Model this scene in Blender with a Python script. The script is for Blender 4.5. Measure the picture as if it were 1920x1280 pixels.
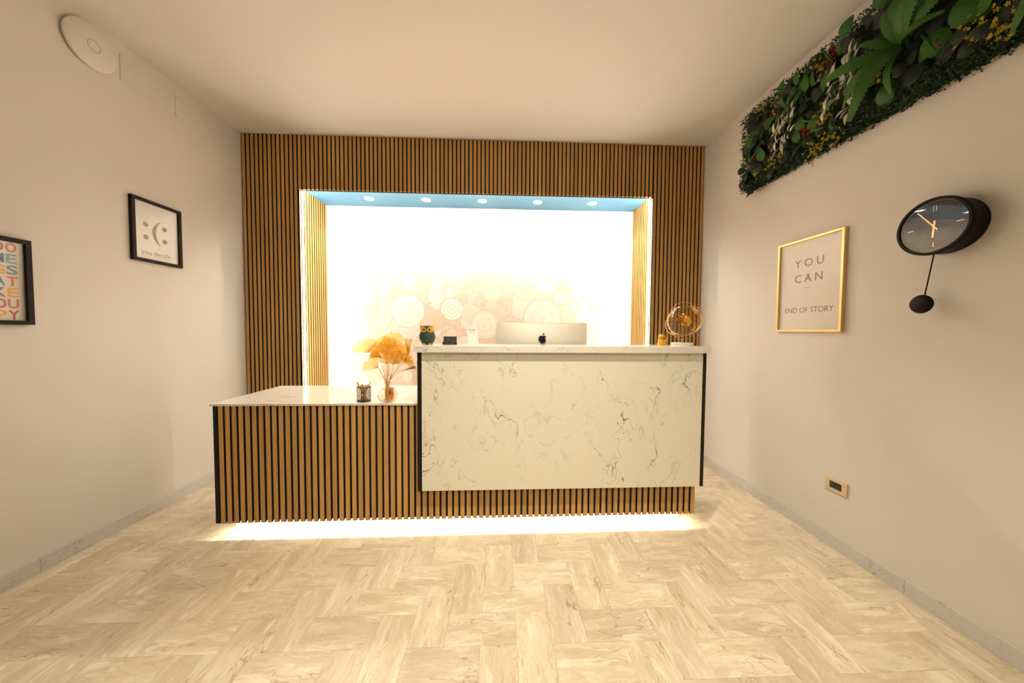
import bpy, bmesh, math, random
from mathutils import Matrix, Vector
random.seed(7)
sc = bpy.context.scene
for o in list(bpy.data.objects):
    bpy.data.objects.remove(o)
C = sc.collection
PI = math.pi

# ------------------------------------------------------------------ camera
FPX, YAW, PITCH, ROLL, CH = 588.44, 0.0381, -0.0368, 0.0063, 1.3214
Fv = Vector((math.sin(YAW)*math.cos(PITCH), math.cos(YAW)*math.cos(PITCH), math.sin(PITCH)))
Rv = Vector((math.cos(YAW), -math.sin(YAW), 0))
Uv = Rv.cross(Fv)
Rv, Uv = Rv*math.cos(ROLL)+Uv*math.sin(ROLL), Uv*math.cos(ROLL)-Rv*math.sin(ROLL)
cd = bpy.data.cameras.new('camera')
cam = bpy.data.objects.new('camera', cd)
C.objects.link(cam)
cd.sensor_width = 36.0
cd.lens = FPX*36/1920
cd.clip_start = 0.05
m = Matrix((Rv, Uv, -Fv)).transposed().to_4x4()
m.translation = (0, 0, CH)
cam.matrix_world = m
sc.camera = cam
def pix(u, v, axis, val):
    """photo pixel -> point on an axis-aligned plane of the room"""
    d = Fv + Rv*((u-960)/FPX) + Uv*((640-v)/FPX)
    t = (val-(0, 0, CH)[axis])/d[axis]
    return Vector((0, 0, CH)) + d*t

# ------------------------------------------------------------------ world, light levels, exposure
w = bpy.data.worlds.new('world'); sc.world = w
w.use_nodes = True
w.node_tree.nodes['Background'].inputs['Color'].default_value = (0.62, 0.74, 1.0, 1)
w.node_tree.nodes['Background'].inputs['Strength'].default_value = 0.5
sc.view_settings.view_transform = 'Standard'
sc.view_settings.look = 'None'
sc.view_settings.gamma = 1.0
sc.view_settings.use_curve_mapping = False
sc.view_settings.exposure = 0.10
WARM = (1.0, 0.89, 0.70)
NICHE_STRIP, DESK_STRIP, NICHE_SPOT, ROOM_SPOT = 128.0, 150.0, 30.0, 320.0

# ------------------------------------------------------------------ materials
MATS = {}
class N:
    def __init__(s, name):
        s.m = bpy.data.materials.new(name); s.m.use_nodes = True
        s.t = s.m.node_tree; s.b = s.t.nodes['Principled BSDF']; s.out = s.t.nodes['Material Output']
        MATS[name] = s.m
    def n(s, typ, ins=None, **kw):
        nd = s.t.nodes.new('ShaderNode'+typ)
        for k, v in kw.items(): setattr(nd, k, v)
        for k, v in (ins or {}).items():
            if hasattr(v, 'is_output'): s.t.links.new(v, nd.inputs[k])
            else: nd.inputs[k].default_value = v
        return nd
    def math(s, op, a, b=0.0, c=0.0, clamp=False):
        return s.n('Math', {0: a, 1: b, 2: c}, operation=op, use_clamp=clamp).outputs[0]
    def vmath(s, op, a, b=(0, 0, 0)):
        return s.n('VectorMath', {0: a, 1: b}, operation=op).outputs[0]
    def mix(s, f, a, b, mode='MIX'):
        nd = s.n('Mix', data_type='RGBA', blend_type=mode)
        for i, v in ((0, f), (6, a), (7, b)):
            if hasattr(v, 'is_output'): s.t.links.new(v, nd.inputs[i])
            else: nd.inputs[i].default_value = (*v, 1) if i and len(v) == 3 else v
        return nd.outputs[2]
    def noise(s, vec, scale, detail=4, dist=0.0, rough=0.55):
        return s.n('TexNoise', {'Vector': vec, 'Scale': scale, 'Detail': detail, 'Distortion': dist, 'Roughness': rough}).outputs[0]
    def smooth(s, v, a, b):
        return s.n('MapRange', {0: v, 1: a, 2: b, 3: 0.0, 4: 1.0}, interpolation_type='SMOOTHSTEP').outputs[0]
    def set(s, **kw):
        for k, v in kw.items():
            k = k.replace('_', ' ')
            if hasattr(v, 'is_output'): s.t.links.new(v, s.b.inputs[k])
            else: s.b.inputs[k].default_value = (*v, 1) if isinstance(v, tuple) and len(v) == 3 else v
        return s
    def bump(s, h, strength=0.2, dist=0.002):
        b = s.n('Bump', {'Height': h, 'Strength': strength, 'Distance': dist})
        s.t.links.new(b.outputs[0], s.b.inputs['Normal'])
    def obj(s, scale=(1, 1, 1), rnd=False):
        v = s.n('TexCoord').outputs['Object']
        if rnd:
            r = s.n('ObjectInfo').outputs['Random']
            off = s.n('CombineXYZ', {0: s.math('MULTIPLY', r, 37.0), 1: s.math('MULTIPLY', r, 91.0), 2: s.math('MULTIPLY', r, 53.0)}).outputs[0]
            v = s.vmath('ADD', v, off)
        return s.vmath('MULTIPLY', v, scale)

def plain(name, col, rough=0.5, metal=0.0, var=0.06, **kw):
    a = N(name)
    n = a.noise(a.obj(), 60, 3)
    c = a.mix(a.smooth(n, 0.3, 0.7), tuple(x*(1-var) for x in col), tuple(min(1, x*(1+var)) for x in col))
    a.set(Base_Color=c, Roughness=rough, Metallic=metal, **kw)
    return a.m
def emit(name, col, strength):
    a = N(name); a.set(Base_Color=col, Emission_Color=col, Emission_Strength=strength)
    return a.m

def wall_paint(name, col):
    a = N(name); v = a.obj()
    n = a.noise(v, 2.0, 3)
    a.set(Base_Color=a.mix(n, tuple(x*0.97 for x in col), col), Roughness=0.75, Specular_IOR_Level=0.25)
    a.bump(a.noise(v, 180, 3), 0.08, 0.001)
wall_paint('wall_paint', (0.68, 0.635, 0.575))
wall_paint('rear_bounce_cut', (0.20, 0.185, 0.165))  # made-up dark colour on the unseen rear wall, cuts light bounced forward
wall_paint('ceiling_paint', (0.70, 0.655, 0.59))
plain('soffit_blue', (0.085, 0.27, 0.46), 0.6, var=0.02)
plain('black_felt', (0.012, 0.011, 0.010), 0.95)
plain('black_edge', (0.014, 0.0135, 0.011), 0.6, Specular_IOR_Level=0.2)
plain('slat_core', (0.016, 0.012, 0.008), 0.8, Specular_IOR_Level=0.2)
plain('white_plastic', (0.69, 0.645, 0.585), 0.45, var=0.01)
plain('white_lacquer', (0.85, 0.83, 0.80), 0.4, var=0.01)
plain('steel_grey', (0.30, 0.28, 0.25), 0.4, 0.9)
plain('dark_hole', (0.02, 0.018, 0.015), 0.6)

def wood(name, c0, c1):
    a = N(name)
    v = a.obj((60, 60, 2.2), True)
    n = a.noise(v, 1.0, 5, 0.6)
    f = a.noise(a.obj((400, 400, 9), True), 1.0, 3)
    col = a.mix(a.smooth(n, 0.3, 0.72), c0, c1)
    col = a.mix(a.math('MULTIPLY', a.smooth(f, 0.52, 0.75), 0.35), col, tuple(x*0.55 for x in c0))
    r = a.n('ObjectInfo').outputs['Random']
    col = a.mix(1.0, col, a.n('CombineColor', {0: a.math('MULTIPLY_ADD', r, 0.22, 0.86), 1: a.math('MULTIPLY_ADD', r, 0.20, 0.87), 2: a.math('MULTIPLY_ADD', r, 0.16, 0.88)}).outputs[0], 'MULTIPLY')
    a.set(Base_Color=col, Roughness=0.5)
    a.bump(f, 0.15, 0.0005)
wood('oak_slat', (0.53, 0.285, 0.082), (0.64, 0.375, 0.12))

def marble(name, base, dark, sc_=1.0, amount=1.0, rough=0.12, vert=True, warm=0.0):
    a = N(name)
    v = a.obj((1, 1, 0.62 if vert else 1))
    v = a.vmath('MULTIPLY', v, (sc_, sc_, sc_))
    d1 = a.n('TexNoise', {'Vector': v, 'Scale': 2.2, 'Detail': 4}).outputs['Color']
    v2 = a.vmath('ADD', v, a.vmath('MULTIPLY', a.vmath('SUBTRACT', d1, (0.5, 0.5, 0.5)), (0.7, 0.7, 0.7)))
    d2 = a.n('TexNoise', {'Vector': v, 'Scale': 14.0, 'Detail': 4}).outputs['Color']
    v3 = a.vmath('ADD', v2, a.vmath('MULTIPLY', a.vmath('SUBTRACT', d2, (0.5, 0.5, 0.5)), (0.10, 0.10, 0.10)))
    def vein(scale, width, vec):
        n = a.noise(vec, scale, 2, 0.0, 0.4)
        k = a.math('ABSOLUTE', a.math('SUBTRACT', n, 0.5))
        return a.math('SUBTRACT', 1.0, a.smooth(k, 0.0, width))
    mask = a.smooth(a.noise(v2, 2.6, 3), 0.44, 0.58)
    fine = a.smooth(a.noise(v3, 7.0, 3), 0.42, 0.60)
    ve = a.math('MULTIPLY', vein(3.4, 0.0075, v3), mask)
    ve2 = a.math('MULTIPLY', a.math('MULTIPLY', vein(7.5, 0.012, v3), mask), fine)
    fa = a.math('MULTIPLY', a.math('MULTIPLY', vein(5.0, 0.018, v3), fine), 0.14)
    tot = a.math('MULTIPLY', a.math('ADD', a.math('ADD', a.math('MULTIPLY', ve, a.math('MULTIPLY_ADD', fine, 0.6, 0.25)), a.math('MULTIPLY', ve2, 0.75)), fa), amount, clamp=True)
    cloud = a.noise(v, 1.2, 2)
    col = a.mix(cloud, base, tuple(x*0.95 for x in base))
    col = a.mix(a.math('MINIMUM', tot, 0.85), col, dark)
    a.set(Base_Color=col, Roughness=rough)
marble('marble_panel', (0.85, 0.80, 0.66), (0.10, 0.085, 0.055), 1.0, 1.15, 0.10)
marble('marble_top', (0.82, 0.78, 0.69), (0.28, 0.25, 0.20), 4.5, 1.5, 0.12, False)
marble('marble_low_top', (0.83, 0.775, 0.68), (0.30, 0.26, 0.20), 1.2, 0.8, 0.06, False)
marble('marble_skirting', (0.60, 0.57, 0.54), (0.13, 0.12, 0.11), 3.0, 1.2, 0.2, False)

def floor_stone():
    a = N('floor_stone')
    v = a.obj((2.2, 9.0, 1), True)
    r = a.n('ObjectInfo').outputs['Random']
    wv = a.vmath('ADD', v, a.vmath('MULTIPLY', a.n('TexNoise', {'Vector': a.obj((5, 12, 1), True), 'Scale': 1.0, 'Detail': 3}).outputs['Color'], (0.55, 0.8, 0.0)))
    n = a.noise(wv, 1.3, 6, 0.5, 0.6)
    col = a.mix(a.smooth(n, 0.30, 0.70), (0.60, 0.495, 0.345), (0.76, 0.675, 0.52))
    sw = a.noise(a.vmath('ADD', a.obj((9.0, 34.0, 1), True), a.vmath('MULTIPLY', wv, (1.5, 2.5, 0.0))), 1.0, 5, 1.2, 0.65)
    col = a.mix(a.math('MULTIPLY', a.smooth(sw, 0.50, 0.72), 0.55), col, (0.50, 0.385, 0.245))
    col = a.mix(a.math('MULTIPLY', a.smooth(sw, 0.46, 0.30), 0.45), col, (0.84, 0.77, 0.62))
    pale = a.smooth(a.noise(wv, 2.6, 4, 0.9), 0.56, 0.66)
    col = a.mix(a.math('MULTIPLY', pale, 0.6), col, (0.86, 0.79, 0.645))
    k = a.math('ABSOLUTE', a.math('SUBTRACT', a.noise(wv, 1.5, 3, 0.4), 0.5))
    vein = a.math('MULTIPLY', a.math('SUBTRACT', 1.0, a.smooth(k, 0.0, 0.012)), a.smooth(a.noise(v, 1.1, 2), 0.44, 0.6))
    col = a.mix(a.math('MULTIPLY', vein, 0.6), col, (0.32, 0.21, 0.10))
    tone = a.math('MULTIPLY_ADD', a.math('FRACT', a.math('MULTIPLY', r, 7.31)), 0.16, 0.90)
    col = a.mix(1.0, col, a.n('CombineColor', {0: tone, 1: a.math('MULTIPLY', tone, 0.995), 2: a.math('MULTIPLY', tone, 0.98)}).outputs[0], 'MULTIPLY')
    a.set(Base_Color=col, Roughness=0.38, Specular_IOR_Level=0.35)
floor_stone()
plain('grout', (0.40, 0.31, 0.20), 0.9)

def wallpaper():
    a = N('circle_wallpaper')
    q = a.n('SeparateXYZ', {0: a.n('TexCoord').outputs['Object']})
    v = a.n('CombineXYZ', {0: q.outputs[0], 1: q.outputs[2]}).outputs[0]
    col = a.mix(a.smooth(a.noise(v, 22, 4), 0.35, 0.65), (0.63, 0.50, 0.40), (0.71, 0.59, 0.485))
    for k, (scl, rad, ringf, seed) in enumerate(((6.5, 0.42, 50, 3.1), (3.6, 0.40, 46, 7.7), (2.1, 0.36, 48, 1.3), (1.5, 0.32, 44, 9.2))):
        vv = a.vmath('ADD', v, (seed, seed*1.7, 0))
        vo = a.n('TexVoronoi', {'Vector': vv, 'Scale': scl, 'Randomness': 0.8}, voronoi_dimensions='2D')
        d = a.math('DIVIDE', vo.outputs['Distance'], 1.0)
        hue = a.n('SeparateColor', {0: vo.outputs['Color']})
        rr = a.math('MULTIPLY_ADD', hue.outputs[0], 0.14, rad-0.08)
        disc = a.math('SUBTRACT', 1.0, a.smooth(a.math('SUBTRACT', d, rr), -0.012, 0.012))
        disc = a.math('MULTIPLY', disc, a.math('GREATER_THAN', hue.outputs[1], (0.1, 0.25, 0.35, 0.45)[k]))
        ring = a.math('SINE', a.math('MULTIPLY', d, ringf*1.0))
        ringm = a.math('MULTIPLY', a.smooth(ring, 0.35, 0.9), a.math('MULTIPLY_ADD', hue.outputs[2], (0.5, 0.45, 0.3, 0.25)[k], 0.08))
        edge = a.math('SUBTRACT', 1.0, a.smooth(a.math('ABSOLUTE', a.math('SUBTRACT', d, rr)), 0.004, 0.022))
        edge = a.math('MULTIPLY', edge, a.math('GREATER_THAN', hue.outputs[1], (0.1, 0.25, 0.35, 0.45)[k]))
        face = a.mix(hue.outputs[2], (0.69, 0.52, 0.385), (0.85, 0.77, 0.67))
        face = a.mix(ringm, face, (0.60, 0.47, 0.37))
        col = a.mix(disc, col, face)
        col = a.mix(a.math('MULTIPLY', edge, 0.5), col, (0.52, 0.43, 0.37))
    a.set(Base_Color=col, Roughness=0.7)
wallpaper()

def pane_mat(name, ior=1.5, rough=0.0, tint=(1, 1, 1)):
    a = N(name)
    bf = a.n('NewGeometry').outputs['Backfacing']
    f = a.n('Fresnel', {'IOR': a.math('MULTIPLY_ADD', bf, 1/ior-ior, ior)}).outputs[0]
    tr = a.n('BsdfTransparent', {'Color': (*tint, 1)})
    gl = a.n('BsdfGlossy', {'Roughness': rough})
    mx = a.n('MixShader', {0: f, 1: tr.outputs[0], 2: gl.outputs[0]})
    a.t.links.new(mx.outputs[0], a.out.inputs['Surface'])
pane_mat('clear_pane', 1.5)
pane_mat('vase_glass', 1.45, 0.0, (0.97, 0.96, 0.94))
pane_mat('globe_glass', 1.6, 0.10, (0.86, 0.72, 0.44))
def veil(name, col, alpha, metal=0.3):
    a = N(name); a.set(Base_Color=col, Roughness=0.45, Metallic=metal, Alpha=alpha)
plain('gold', (0.78, 0.50, 0.14), 0.25, 1.0, 0.03)
plain('gold_frame', (0.83, 0.60, 0.26), 0.32, 0.85, 0.03)
plain('gold_paint', (0.80, 0.46, 0.04), 0.35, 0.35, 0.04)
plain('gold_stem', (0.72, 0.40, 0.06), 0.4, 0.2, 0.05)
a = N('gold_gauze')
df = a.n('BsdfDiffuse', {'Color': (0.90, 0.52, 0.05, 1)}); tl = a.n('BsdfTranslucent', {'Color': (0.95, 0.60, 0.07, 1)})
mx = a.n('MixShader', {0: 0.6, 1: df.outputs[0], 2: tl.outputs[0]})
tr = a.n('BsdfTransparent', {'Color': (1.0, 0.92, 0.66, 1)})
gz = a.n('MixShader', {0: a.math('MULTIPLY_ADD', a.noise(a.obj(), 300, 2), 0.5, 0.15), 1: tr.outputs[0], 2: mx.outputs[0]})
a.t.links.new(gz.outputs[0], a.out.inputs['Surface'])
plain('gold_rib', (0.80, 0.44, 0.05), 0.4, 0.2)
veil('black_gauze', (0.03, 0.03, 0.03), 0.42, 0.2)
plain('black_wire', (0.02, 0.02, 0.02), 0.4)
plain('owl_green', (0.018, 0.045, 0.038), 0.55, 0.0, 0.25)
plain('eye_dark', (0.05, 0.02, 0.01), 0.2)
plain('alu', (0.74, 0.69, 0.60), 0.55, 0.25, 0.01)
plain('black_gloss', (0.006, 0.006, 0.008), 0.12, var=0)
plain('frame_black', (0.014, 0.010, 0.008), 0.55, Specular_IOR_Level=0.15)
plain('paper_white', (0.80, 0.77, 0.73), 0.8, var=0.01)
plain('paper_cream', (0.74, 0.68, 0.60), 0.8, var=0.01)
plain('ink_grey', (0.21, 0.18, 0.16), 0.8)
plain('ink_brown', (0.20, 0.155, 0.12), 0.8)
plain('clock_black', (0.008, 0.0062, 0.0055), 0.5, Specular_IOR_Level=0.12)
plain('clock_dial', (0.012, 0.012, 0.013), 0.5)
plain('navy_card', (0.022, 0.035, 0.045), 0.35)
plain('brown_gloss', (0.05, 0.022, 0.01), 0.2)
plain('orange_liquid', (0.92, 0.30, 0.03), 0.15, Coat_Weight=0.6)
plain('red_paint', (0.55, 0.04, 0.02), 0.4)
plain('beige_plate', (0.66, 0.50, 0.30), 0.45, var=0.02)
plain('white_stone', (0.80, 0.77, 0.72), 0.3)
for nme, c in dict(red=(0.52, 0.10, 0.08), blue=(0.08, 0.20, 0.50), teal=(0.12, 0.36, 0.36), orange=(0.72, 0.30, 0.05), sea=(0.06, 0.28, 0.36), coral=(0.62, 0.12, 0.05), violet=(0.20, 0.10, 0.26), amber=(0.75, 0.38, 0.06), pink=(0.45, 0.10, 0.16), rust=(0.62, 0.16, 0.04)).items():
    plain('ink_'+nme, c, 0.8)
def leafmat(name, c0, c1, rough=0.5):
    a = N(name)
    r = a.n('ObjectInfo').outputs['Random']
    n = a.noise(a.obj((1, 1, 1), True), 30, 3)
    col = a.mix(a.math('MULTIPLY_ADD', n, 0.5, a.math('MULTIPLY', r, 0.5)), c0, c1)
    a.set(Base_Color=col, Roughness=rough, Specular_IOR_Level=0.18)
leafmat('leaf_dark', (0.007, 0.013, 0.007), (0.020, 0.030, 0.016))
leafmat('leaf_bright', (0.012, 0.055, 0.006), (0.032, 0.11, 0.012))
leafmat('leaf_fern', (0.018, 0.062, 0.007), (0.042, 0.11, 0.014))
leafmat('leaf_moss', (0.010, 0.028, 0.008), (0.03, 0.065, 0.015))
leafmat('leaf_pale', (0.34, 0.32, 0.22), (0.55, 0.50, 0.38))
leafmat('petal_yellow', (0.26, 0.20, 0.008), (0.42, 0.32, 0.02))
leafmat('berry_red', (0.16, 0.008, 0.008), (0.30, 0.02, 0.012))
emit('strip_glow', (1.0, 0.91, 0.81), NICHE_STRIP)
emit('desk_glow', (1.0, 0.86, 0.64), DESK_STRIP)
emit('lens_glow', (1.0, 0.93, 0.80), 14.0)
emit('room_lens', (1.0, 0.88, 0.70), 8.0)

# ------------------------------------------------------------------ mesh helpers
class MB:
    def __init__(s): s.v, s.f = [], []
    def add(s, vs, fs, M=None):
        o = len(s.v)
        s.v += [tuple(M @ Vector(p)) if M else tuple(p) for p in vs]
        s.f += [tuple(i+o for i in f) for f in fs]
        return s
    def box(s, x0, x1, y0, y1, z0, z1, M=None):
        vs = [(x, y, z) for x in (x0, x1) for y in (y0, y1) for z in (z0, z1)]
        return s.add(vs, [(0, 1, 3, 2), (4, 6, 7, 5), (0, 4, 5, 1), (2, 3, 7, 6), (0, 2, 6, 4), (1, 5, 7, 3)], M)
    def lathe(s, prof, seg=32, M=None, sx=1.0, sy=1.0):
        """profile [(r,z)] about z; open ends at r=0 collapse to fans"""
        vs, fs = [], []
        for r, z in prof:
            for k in range(seg):
                a = 2*PI*k/seg
                vs.append((r*math.cos(a)*sx, r*math.sin(a)*sy, z))
        for i in range(len(prof)-1):
            for k in range(seg):
                k2 = (k+1) % seg
                fs.append((i*seg+k, i*seg+k2, (i+1)*seg+k2, (i+1)*seg+k))
        return s.add(vs, fs, M)
    def tube(s, pts, r, seg=8, M=None, closed=False):
        pts = [Vector(p) for p in pts]
        n = len(pts); rs = r if isinstance(r, (list, tuple)) else [r]*n
        vs, fs = [], []
        up = None
        for i, p in enumerate(pts):
            if closed: t = pts[(i+1) % n]-pts[i-1]
            else: t = pts[min(i+1, n-1)]-pts[max(i-1, 0)]
            t.normalize()
            if up is None:
                up = t.orthogonal().normalized()
            up = (up - t*up.dot(t))
            if up.length < 1e-6: up = t.orthogonal()
            up.normalize(); b = t.cross(up)
            for k in range(seg):
                a = 2*PI*k/seg
                vs.append(p + up*math.cos(a)*rs[i] + b*math.sin(a)*rs[i])
        for i in range(n if closed else n-1):
            j = (i+1) % n
            for k in range(seg):
                k2 = (k+1) % seg
                fs.append((i*seg+k, i*seg+k2, j*seg+k2, j*seg+k))
        if not closed:
            fs.append(tuple(range(seg))); fs.append(tuple(range((n-1)*seg, n*seg)))
        return s.add(vs, fs, M)
    def prism(s, poly, z0, z1, M=None):
        n = len(poly)
        vs = [(x, y, z0) for x, y in poly]+[(x, y, z1) for x, y in poly]
        fs = [tuple(range(n)), tuple(range(n, 2*n))]+[(i, (i+1) % n, n+(i+1) % n, n+i) for i in range(n)]
        return s.add(vs, fs, M)
    def ball(s, c, r, seg=16, rings=10, M=None):
        rx, ry, rz = r if isinstance(r, tuple) else (r, r, r)
        vs, fs = [], []
        for i in range(rings+1):
            t = PI*i/rings
            for k in range(seg):
                a = 2*PI*k/seg
                vs.append((c[0]+rx*math.sin(t)*math.cos(a), c[1]+ry*math.sin(t)*math.sin(a), c[2]+rz*math.cos(t)))
        for i in range(rings):
            for k in range(seg):
                k2 = (k+1) % seg
                fs.append((i*seg+k, (i+1)*seg+k, (i+1)*seg+k2, i*seg+k2))
        return s.add(vs, fs, M)
    def mesh(s, name, mat, smooth=None, bevel=0.0, fix=True):
        me = bpy.data.meshes.new(name)
        me.from_pydata(s.v, [], s.f)
        bm = bmesh.new(); bm.from_mesh(me)
        if fix:
            bmesh.ops.remove_doubles(bm, verts=bm.verts, dist=1e-6)
            bmesh.ops.recalc_face_normals(bm, faces=bm.faces)
        if bevel:
            bmesh.ops.bevel(bm, geom=[e for e in bm.edges], offset=bevel, segments=2, profile=0.6, affect='EDGES')
        bm.to_mesh(me); bm.free()
        if mat: me.materials.append(MATS[mat])
        if smooth is not None:
            for p in me.polygons: p.use_smooth = True
            me.set_sharp_from_angle(angle=math.radians(smooth))
        return me
    def build(s, name, mat, parent=None, smooth=None, bevel=0.0, fix=True):
        return link(name, s.mesh(name, mat, smooth, bevel, fix), parent)
def link(name, me, parent=None, M=None):
    o = bpy.data.objects.new(name, me)
    C.objects.link(o)
    if parent: o.parent = parent
    if M is not None: o.matrix_local = M
    return o
def tag(o, label, cat, group=None):
    o['label'] = label; o['category'] = cat
    if group: o['group'] = group
    return o
def empty(name, M=None, loc=None):
    o = bpy.data.objects.new(name, None); o.empty_display_size = 0.05
    C.objects.link(o)
    if M is not None: o.matrix_world = M
    if loc is not None: o.location = loc
    return o
def thing(name, label, cat, loc=(0, 0, 0), rz=0.0, M=None, group=None):
    o = empty(name, M if M is not None else Matrix.Translation(loc) @ Matrix.Rotation(rz, 4, 'Z'))
    return tag(o, label, cat, group)
def struct(o):
    o['kind'] = 'structure'; return o
def T(x, y, z): return Matrix.Translation((x, y, z))
def RX(a): return Matrix.Rotation(a, 4, 'X')
def RY(a): return Matrix.Rotation(a, 4, 'Y')
def RZ(a): return Matrix.Rotation(a, 4, 'Z')
def wall_matrix(side, y, z, x):
    """local X right, Y up, Z out of the wall"""
    if side == 'left': cols = ((0, 1, 0), (0, 0, 1), (1, 0, 0))
    else: cols = ((0, -1, 0), (0, 0, 1), (-1, 0, 0))
    M = Matrix(cols).transposed().to_4x4(); M.translation = (x, y, z)
    return M
_tc = 0
def text_mesh(body, size, mat, depth=0.0004, align='CENTER', spacing=1.0, weight=0.0, shear=0.0):
    cu = bpy.data.curves.new('text', 'FONT')
    cu.body = body; cu.size = size; cu.align_x = align; cu.align_y = 'CENTER'
    cu.space_character = spacing; cu.extrude = depth; cu.offset = weight; cu.resolution_u = 4; cu.shear = shear
    o = bpy.data.objects.new('text', cu); C.objects.link(o)
    bpy.context.view_layer.update()
    me = bpy.data.meshes.new_from_object(o.evaluated_get(bpy.context.evaluated_depsgraph_get()))
    bpy.data.objects.remove(o); bpy.data.curves.remove(cu)
    me.materials.clear(); me.materials.append(MATS[mat])
    return me
def bounds(me):
    xs = [v.co.x for v in me.vertices]; ys = [v.co.y for v in me.vertices]
    return min(xs), max(xs), min(ys), max(ys)
def fit_text(body, x0, x1, y0, y1, mat, z, parent, name='lettering', weight=0.0, spacing=1.0):
    me = text_mesh(body, 0.05, mat, 0.0003, 'CENTER', spacing, weight)
    a, b, c, d = bounds(me)
    for v in me.vertices:
        v.co.x = x0+(v.co.x-a)/(b-a)*(x1-x0)
        v.co.y = y0+(v.co.y-c)/(d-c)*(y1-y0)
        v.co.z += z
    return link(name, me, parent)

# ------------------------------------------------------------------ room shell
P = 0.04                                   # slat pitch
X0 = -2.4538                               # centre of first wall slat
XL, XR = X0-0.0235, X0+112*P+0.0235
YB, YW, H = 3.1506, 3.630, 3.180           # slat face, niche back wall, ceiling
YR = -5.5
floor = struct(MB().box(XL-0.1, XR+0.1, YR-0.1, YW+0.1, -0.10, -0.0102).build('floor', 'grout'))
struct(MB().box(XL-0.1, XR+0.1, YR-0.1, YW+0.1, H, H+0.1).build('ceiling', 'ceiling_paint'))
struct(MB().box(XL-0.1, XL, YR-0.1, YW+0.1, -0.01, H).build('wall_left', 'wall_paint'))
struct(MB().box(XR, XR+0.1, YR-0.1, YW+0.1, -0.01, H).build('wall_right', 'wall_paint'))
struct(MB().box(XL, XR, YW, YW+0.1, -0.01, H).build('wall_back', 'circle_wallpaper'))
DX0, DX1, DZ = -0.1, 1.5, 2.15
rear = struct(MB().box(XL, DX0, YR-0.1, YR, -0.01, H).box(DX1, XR, YR-0.1, YR, -0.01, H).box(DX0, DX1, YR-0.1, YR, DZ, H).build('wall_rear', 'rear_bounce_cut'))
# glazed entrance door behind the camera
door = struct(empty('door_1', loc=(0, YR, 0)))
fr = MB()
for x0, x1 in ((DX0, DX0+0.09), (DX1-0.09, DX1), (0.62, 0.92)):
    fr.box(x0, x1, -0.08, -0.02, 0, DZ)
fr.box(DX0, DX1, -0.08, -0.02, 0, 0.09).box(DX0, DX1, -0.08, -0.02, DZ-0.09, DZ)
fr.build('door_frame', 'white_lacquer', door)
for x0, x1 in ((DX0+0.09, 0.62), (0.92, DX1-0.09)):
    MB().box(x0, x1, -0.055, -0.047, 0.09, DZ-0.09).build('door_pane', 'clear_pane', door)
MB().tube([(0.68, -0.02, 0.95), (0.68, 0.03, 0.95), (0.68, 0.03, 1.25), (0.68, -0.02, 1.25)], 0.011).build('door_handle', 'steel_grey', door, 40)

# herringbone stone tiles
U = 0.153; GX, GY = -0.0765-2*U, 1.2695
def tile_mesh(L, W):
    g = 0.0003
    return MB().box(-L/2+g, L/2-g, -W/2+g, W/2-g, -0.0102, 0).mesh('floor_tile', 'floor_stone')
tme = tile_mesh(2*U, U)
tiles, far = [], MB()
for c in range(-16, 18):
    for r in range(-48, 18):
        k = (r-c) % 4
        if k == 0: cx, cy, rot = GX+(c+0.5)*U, GY+(r+1)*U, PI/2
        elif k == 3: cx, cy, rot = GX+(c+1)*U, GY+(r+0.5)*U, 0
        else: continue
        hx, hy = (U/2, U) if rot else (U, U/2)
        xa, xb, ya, yb = max(cx-hx, XL), min(cx+hx, XR), max(cy-hy, YR), min(cy+hy, YW)
        if xb-xa < 0.004 or yb-ya < 0.004: continue
        full = (xb-xa)*(yb-ya) > 0.999*4*hx*hy
        # tiles wholly behind the desk or behind the viewer
        if yb < 0.95 or (ya > 2.15 and -1.65 < cx < 1.3):
            far.box(xa+0.0003, xb-0.0003, ya+0.0003, yb-0.0003, -0.0102, 0)
        elif full:
            tiles.append((tme, cx, cy, rot))
        else:
            L, W = (yb-ya, xb-xa) if rot else (xb-xa, yb-ya)
            tiles.append((tile_mesh(L, W), (xa+xb)/2, (ya+yb)/2, rot))
for me, cx, cy, rot in tiles:
    o = link('tile', me, floor)
    o.location = (cx, cy, 0); o.rotation_euler.z = rot
ft = far.build('tile_field', 'floor_stone', floor); ft['kind'] = 'stuff'

# marble skirting in lengths
for side, xw, joint in (('left', XL, 1.738), ('right', XR, 1.4565)):
    bb = struct(empty('baseboard_'+side, loc=(xw, 0, 0)))
    ys = [YR]+[joint+1.2*k for k in range(-7, 3) if YR < joint+1.2*k < YB]+[YB-0.001]
    for a, b in zip(ys, ys[1:]):
        s = 1 if side == 'left' else -1
        o = MB().box(min(0, s*0.012), max(0, s*0.012), -(b-a)/2+0.0007, (b-a)/2-0.0007, 0, 0.08).build('skirting_length', 'marble_skirting', bb, bevel=0.0015)
        o.location = (0, (a+b)/2, 0)

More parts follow.
